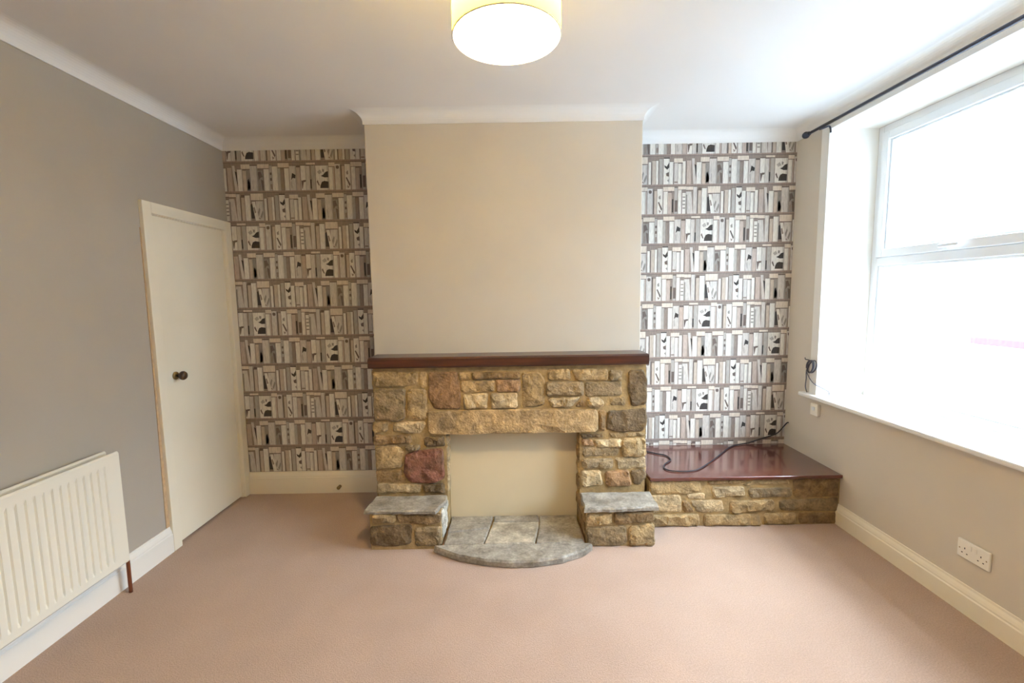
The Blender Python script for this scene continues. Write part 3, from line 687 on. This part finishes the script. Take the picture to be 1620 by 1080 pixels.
for i, (pts, tn) in enumerate((([(-0.408, 2.462), (-0.182, 2.456), (-0.155, 2.63), (-0.40, 2.585)], 'slate'), ([(-0.404, 2.593), (-0.155, 2.637), (-0.140, 2.787), (-0.404, 2.787)], 'slate'),
                ([(-0.174, 2.457), (0.112, 2.460), (0.150, 2.70), (-0.135, 2.705)], 'flag'), ([(0.122, 2.461), (0.396, 2.460), (0.396, 2.787), (0.160, 2.787), (0.158, 2.70)], 'slate'), ([(-0.132, 2.713), (0.150, 2.708), (0.152, 2.787), (-0.130, 2.787)], 'slate'))):
    slab('flagstone', pts, 0.010, 0.040 + 0.0015 * (i % 3), tn, hearth, 0.002, 20 + i)

# ------------------------------------------------------------------ low stone seat under a wooden board, right alcove
seat = thing('stone_bench', 'low dry-laid sandstone bench wall filling the alcove beside the window', 'stone bench')
bm = bmesh.new(); bx(bm, 0.838, XR - 0.002, 2.696, YB - 0.002, 0, 0.298); link('mortar_core', bm, M['mortar'], seat)
for t, p in SEAT_STONES:
    stone('stone', [(min(max(u, 0.84), 2.012), min(max(v, 0.002), 0.296)) for u, v in p], front(2.702), SR.uniform(0.012, 0.026), t, seat)
bm = bmesh.new(); bx(bm, 0.836, XR - 0.002, 2.672, YB - 0.003, 0.300, 0.322, 0.005, 3); tag(link('seat_board', bm, M['seatwood']), 'dark mahogany stained board covering the low stone bench', 'board')

# black aerial cable lying on the board and going up into the wall
pts = [(0.85, 3.17), (0.94, 3.139), (1.008, 3.084), (1.060, 3.043), (1.062, 2.960), (0.997, 2.885), (0.971, 2.812), (1.009, 2.770), (1.091, 2.762), (1.175, 2.787), (1.289, 2.891), (1.442, 3.051), (1.544, 3.163), (1.635, 3.235)]
path = [(x, y, 0.3275) for x, y in pts] + [(1.75, 3.268, 0.333), (1.848, 3.274, 0.362), (1.955, 3.274, 0.396), (2.000, 3.265, 0.450), (2.012, 3.240, 0.488), (2.0205, 3.232, 0.492)]
bm = bmesh.new(); tube(bm, spline(path, 6), 0.0042, 8)
tag(link('black_cable', bm, M['black'], None, True), 'black cable snaking over the dark bench board and up the corner', 'cable')

# ------------------------------------------------------------------ radiator
rad = thing('radiator', 'cream ribbed double panel radiator on the left wall', 'radiator')
RY0, RY1, RZ0, RZ1 = 0.75, 2.112, 0.180, 0.738
def ribbed_panel(name, x, sgn):
    prof = []; p = 0.0345; y = RY0
    prof.append((y, 0.0)); prof.append((y + 0.022, 0.0))
    yy = y + 0.03
    while yy + p < RY1 - 0.022:
        prof += [(yy, 0.0), (yy + 0.004, -0.007), (yy + 0.010, -0.007), (yy + 0.014, 0.0)]; yy += p
    prof.append((RY1, 0.0))
    levels = [(RZ0, 0, -0.006), (RZ0 + 0.008, 0, 0.0), (RZ0 + 0.038, 0, 0.0), (RZ0 + 0.055, 1, 0.0), (RZ1 - 0.062, 1, 0.0), (RZ1 - 0.045, 0, 0.0), (RZ1 - 0.008, 0, 0.0), (RZ1, 0, -0.006)]
    bm = bmesh.new(); rows = []
    for z, k, dx in levels:
        rows.append([bm.verts.new((x + sgn * (d * k + dx), yv, z)) for yv, d in prof])
    back = [[bm.verts.new((x - sgn * 0.014, yv, z)) for yv in (prof[0][0], prof[-1][0])] for z in (RZ0, RZ1)]
    for a, b in zip(rows, rows[1:]):
        for i in range(len(prof) - 1): bm.faces.new([a[i], a[i + 1], b[i + 1], b[i]])
    bm.faces.new(rows[0] + [back[0][1], back[0][0]]); bm.faces.new(rows[-1] + [back[1][1], back[1][0]])
    bm.faces.new([r[0] for r in rows] + [back[1][0], back[0][0]]); bm.faces.new([r[-1] for r in rows] + [back[1][1], back[0][1]])
    bm.faces.new([back[0][0], back[0][1], back[1][1], back[1][0]])
    return link(name, bm, M['radiator'], rad)
o = ribbed_panel('front_panel', XL + 0.105, 1); o['label'] = 'ribbed front panel of the radiator'
ribbed_panel('rear_panel', XL + 0.045, 1)
for z in (RZ0 + 0.03, RZ1 - 0.03):
    for y in (RY0 + 0.03, RY1 - 0.03):
        bm = bmesh.new(); tube(bm, [(XL + 0.035, y, z), (XL + 0.098, y, z)], 0.014, 10); link('header_pipe', bm, M['radiator'], rad, True)
for y in (RY0 + 0.25, RY1 - 0.25):
    box('wall_bracket', XL + 0.001, XL + 0.034, y - 0.02, y + 0.02, 0.3, 0.62, M['radiator'], rad)
for y in (RY1 + 0.018, RY0 - 0.018):
    s = 1 if y > 1.5 else -1
    bm = bmesh.new(); tube(bm, spline([(XL + 0.07, y - s * 0.04, RZ0 + 0.02), (XL + 0.07, y - s * 0.005, RZ0 + 0.018), (XL + 0.07, y + s * 0.008, RZ0 - 0.01), (XL + 0.07, y + s * 0.008, 0.09), (XL + 0.07, y + s * 0.008, 0.0)], 4), 0.0085, 10)
    o = link('feed_pipe', bm, M['copper'], rad, True); o['label'] = 'copper pipe from the radiator into the carpet'

# ------------------------------------------------------------------ pendant lamp
lamp = thing('pendant_lamp', 'yellow cloth drum lampshade with a lit bulb hanging from the ceiling', 'lamp')
LX, LY, LZ, LR, LH = 0.0, 1.335, 2.163, 0.150, 0.25
def shade_material():
    mt = bpy.data.materials.new('yellow_shade_cloth'); mt.use_nodes = True
    nt = mt.node_tree; N = nt.nodes; L = nt.links; N.remove(N['Principled BSDF'])
    d = N.new('ShaderNodeBsdfDiffuse'); d.inputs[0].default_value = srgb(252, 242, 176)
    t = N.new('ShaderNodeBsdfTranslucent'); t.inputs[0].default_value = srgb(255, 234, 64)
    mx = N.new('ShaderNodeMixShader'); mx.inputs[0].default_value = 0.6
    L.new(d.outputs[0], mx.inputs[1]); L.new(t.outputs[0], mx.inputs[2]); L.new(mx.outputs[0], N['Material Output'].inputs[0])
    return mt
bm = bmesh.new(); rings = []
for z in (0, LH):
    rings.append([bm.verts.new((LX + LR * math.cos(2 * math.pi * k / 64), LY + LR * math.sin(2 * math.pi * k / 64), LZ + z)) for k in range(64)])
for k in range(64): bm.faces.new([rings[0][k], rings[0][(k + 1) % 64], rings[1][(k + 1) % 64], rings[1][k]])
link('shade', bm, shade_material(), lamp, True)
for z in (LZ, LZ + LH):
    bm = bmesh.new(); tube(bm, [(LX + LR * math.cos(a * math.pi / 24), LY + LR * math.sin(a * math.pi / 24), z) for a in range(49)], 0.002, 6, False); link('shade_ring', bm, M['plastic'], lamp, True)
for k in range(3):
    a = k * 2 * math.pi / 3 + 0.4
    bm = bmesh.new(); tube(bm, [(LX + 0.02 * math.cos(a), LY + 0.02 * math.sin(a), LZ + 0.235), (LX + LR * math.cos(a), LY + LR * math.sin(a), LZ + LH)], 0.0016, 6); link('shade_spoke', bm, M['plastic'], lamp, True)
bm = bmesh.new(); lathe(bm, [(0.018, LZ + 0.185), (0.020, LZ + 0.205), (0.018, LZ + 0.24), (0.006, LZ + 0.252)], (LX, LY, 0), 'z', 20); link('lamp_holder', bm, M['plastic'], lamp, True)
bm = bmesh.new(); tube(bm, [(LX, LY, LZ + 0.25), (LX, LY, ZT - 0.02)], 0.0035, 8); link('flex', bm, M['plastic'], lamp, True)
bm = bmesh.new(); lathe(bm, [(0.012, ZT - 0.03), (0.035, ZT - 0.022), (0.042, ZT - 0.005), (0.042, ZT)], (LX, LY, 0), 'z', 28); link('ceiling_rose', bm, M['plastic'], lamp, True)
em = bpy.data.materials.new('lit_bulb'); em.use_nodes = True
nt = em.node_tree; nt.nodes.remove(nt.nodes['Principled BSDF']); e = nt.nodes.new('ShaderNodeEmission')
e.inputs['Color'].default_value = (1.0, 0.76, 0.45, 1); e.inputs['Strength'].default_value = LAMP_STRENGTH
nt.links.new(e.outputs[0], nt.nodes['Material Output'].inputs[0])
bm = bmesh.new(); lathe(bm, [(0.012, 0.075), (0.014, 0.06), (0.024, 0.042), (0.030, 0.022), (0.030, 0.008), (0.024, -0.010), (0.012, -0.020), (0.002, -0.022)], (LX, LY, LZ + 0.115), 'z', 20); link('bulb', bm, em, lamp, True)

# ------------------------------------------------------------------ curtain pole
pole = thing('curtain_pole', 'thin dark metal curtain pole with a knob end above the window', 'curtain pole')
PX, PZ = XR - 0.082, 2.459
bm = bmesh.new(); tube(bm, [(PX, 0.55, PZ), (PX, 3.03, PZ)], 0.009, 12); link('rod', bm, M['iron'], pole, True)
for y, s in ((3.03, 1), (0.55, -1)):
    bm = bmesh.new(); lathe(bm, [(0.010, -0.004), (0.013, 0.0), (0.010, 0.006), (0.009, 0.012), (0.018, 0.020), (0.022, 0.032), (0.020, 0.044), (0.011, 0.054), (0.003, 0.057)], (PX, y, PZ), 'y', 18)
    if s < 0:
        for v in bm.verts: v.co.y = 2 * y - v.co.y
    link('finial', bm, M['iron'], pole, True)
for y in (2.93, 1.75, 0.65):
    bm = bmesh.new(); tube(bm, spline([(PX, y, PZ - 0.011), (PX + 0.02, y, PZ - 0.004), (PX + 0.055, y, PZ + 0.008), (XR - 0.016, y, PZ - 0.006), (XR - 0.013, y, PZ - 0.03)], 5), 0.005, 8); link('bracket', bm, M['iron'], pole, True)

# ------------------------------------------------------------------ small fittings
def socket_outlet():
    s = thing('wall_socket', 'white double electrical socket on the wall below the window', 'socket')
    y0, y1, z0, z1 = 1.808, 1.948, 0.247, 0.330
    bm = bmesh.new(); bx(bm, XR - 0.012, XR, y0, y1, z0, z1, 0.004); link('face_plate', bm, M['plastic'], s)
    for c in ((y0 * 3 + y1) / 4, (y0 + y1 * 3) / 4):
        bm = bmesh.new()
        for dy, dz, w, h in ((0, 0.010, 0.0035, 0.008), (-0.011, -0.012, 0.006, 0.004), (0.011, -0.012, 0.006, 0.004)):
            bx(bm, XR - 0.0128, XR - 0.011, c + dy - w / 2, c + dy + w / 2, 0.284 + dz - h / 2, 0.284 + dz + h / 2)
        link('pin_holes', bm, M['slot'], s)
    for c in ((y0 + y1) / 2 - 0.011, (y0 + y1) / 2 + 0.011):
        box('switch', XR - 0.015, XR - 0.011, c - 0.006, c + 0.006, 0.296, 0.318, M['plastic'], s, bevel=0.001)
    for c in (y0 + 0.012, y1 - 0.012):
        bm = bmesh.new(); lathe(bm, [(0.003, -0.0005), (0.003, 0.001)], (XR - 0.012, c, 0.288), 'x', 10); link('screw', bm, M['brass'], s)
socket_outlet()

tp = thing('phone_socket', 'small white phone socket on the wall just under the window sill', 'socket')
bm = bmesh.new(); bx(bm, XR - 0.024, XR, 2.905, 2.975, 0.625, 0.705, 0.005); link('box', bm, M['plastic'], tp)
bm = bmesh.new(); bx(bm, XR - 0.031, XR - 0.022, 2.927, 2.953, 0.660, 0.684, 0.003); link('plug', bm, M['upvc'], tp)

# coil of thin grey cable hanging from a clip beside the window
cc = thing('coiled_cable', 'small tangled coil of grey cable hanging beside the window reveal', 'cable')
r = random.Random(5); path = []
for k in range(70):
    a = k / 69 * 2 * math.pi * 5.2
    path.append((XR - 0.020 - 0.009 * math.sin(a * 0.37 + 1), 2.992 + 0.036 * math.cos(a) + 0.010 * math.sin(a * 0.6), 0.945 + 0.040 * math.sin(a) - 0.016 * math.cos(a)))
path += [(XR - 0.025, 3.03, 0.91), (XR - 0.02, 3.035, 0.86), (XR - 0.02, 3.04, 0.80), (XR - 0.02, 3.02, 0.7645)]
bm = bmesh.new(); tube(bm, spline(path, 3), 0.0032, 7); link('coil', bm, M['wire'], cc, True)
bm = bmesh.new(); tube(bm, spline([(XR - 0.022, 3.03, 0.90), (XR - 0.024, 2.99, 0.862), (XR - 0.022, 2.945, 0.835), (XR + 0.01, 2.925, 0.815), (XR + 0.05, 2.915, 0.79), (XR + 0.055, 2.91, 0.7645)], 6), 0.003, 7); link('tail', bm, M['wire'], cc, True)
bm = bmesh.new(); tube(bm, [(XR - 0.012, 3.025, 0.985), (XR - 0.036, 3.03, 0.990), (XR - 0.038, 3.03, 1.002)], 0.003, 7); link('clip', bm, M['iron'], cc, True)

bm = bmesh.new(); lathe(bm, [(0.012, -0.001), (0.012, -0.006), (0.007, -0.010), (0.007, -0.020), (0.013, -0.026), (0.013, -0.036), (0.006, -0.040)], (-1.303, YB - 0.019, 0.052), 'y', 16)
tag(link('door_stop', bm, M['brass'], None, True), 'small round brass stop screwed to the skirting of the left alcove', 'door stop')

# ------------------------------------------------------------------ outdoors, beyond the glass
tag(box('ground_outside', XO, 30, -12, 30, -0.6, -0.35, material('grey_concrete', srgb(124, 134, 142), 0.9, 0.2, var=0.15, var_scale=3)), 'pale concrete ground outside the window', 'ground', kind='structure')
tag(box('path_outside', 6.1, 7.7, -3, 6.6, -0.349, -0.335, material('wet_slate_path', srgb(24, 32, 35), 0.6, 0.3, var=0.3, var_scale=2)), 'bluish dark path outside seen low in the window', 'path', kind='structure')
gw = thing('garden_wall', 'low white rendered wall with a red coping seen through the window', 'wall')
box('render', 8.0, 8.25, -4, 7.75, -0.35, 0.50, material('white_render', srgb(236, 234, 230), 0.9, 0.1), gw)
box('coping', 7.94, 8.31, -4, 7.78, 0.50, 0.62, material('red_coping', srgb(137, 73, 76), 0.9, 0.1), gw, bevel=0.01)
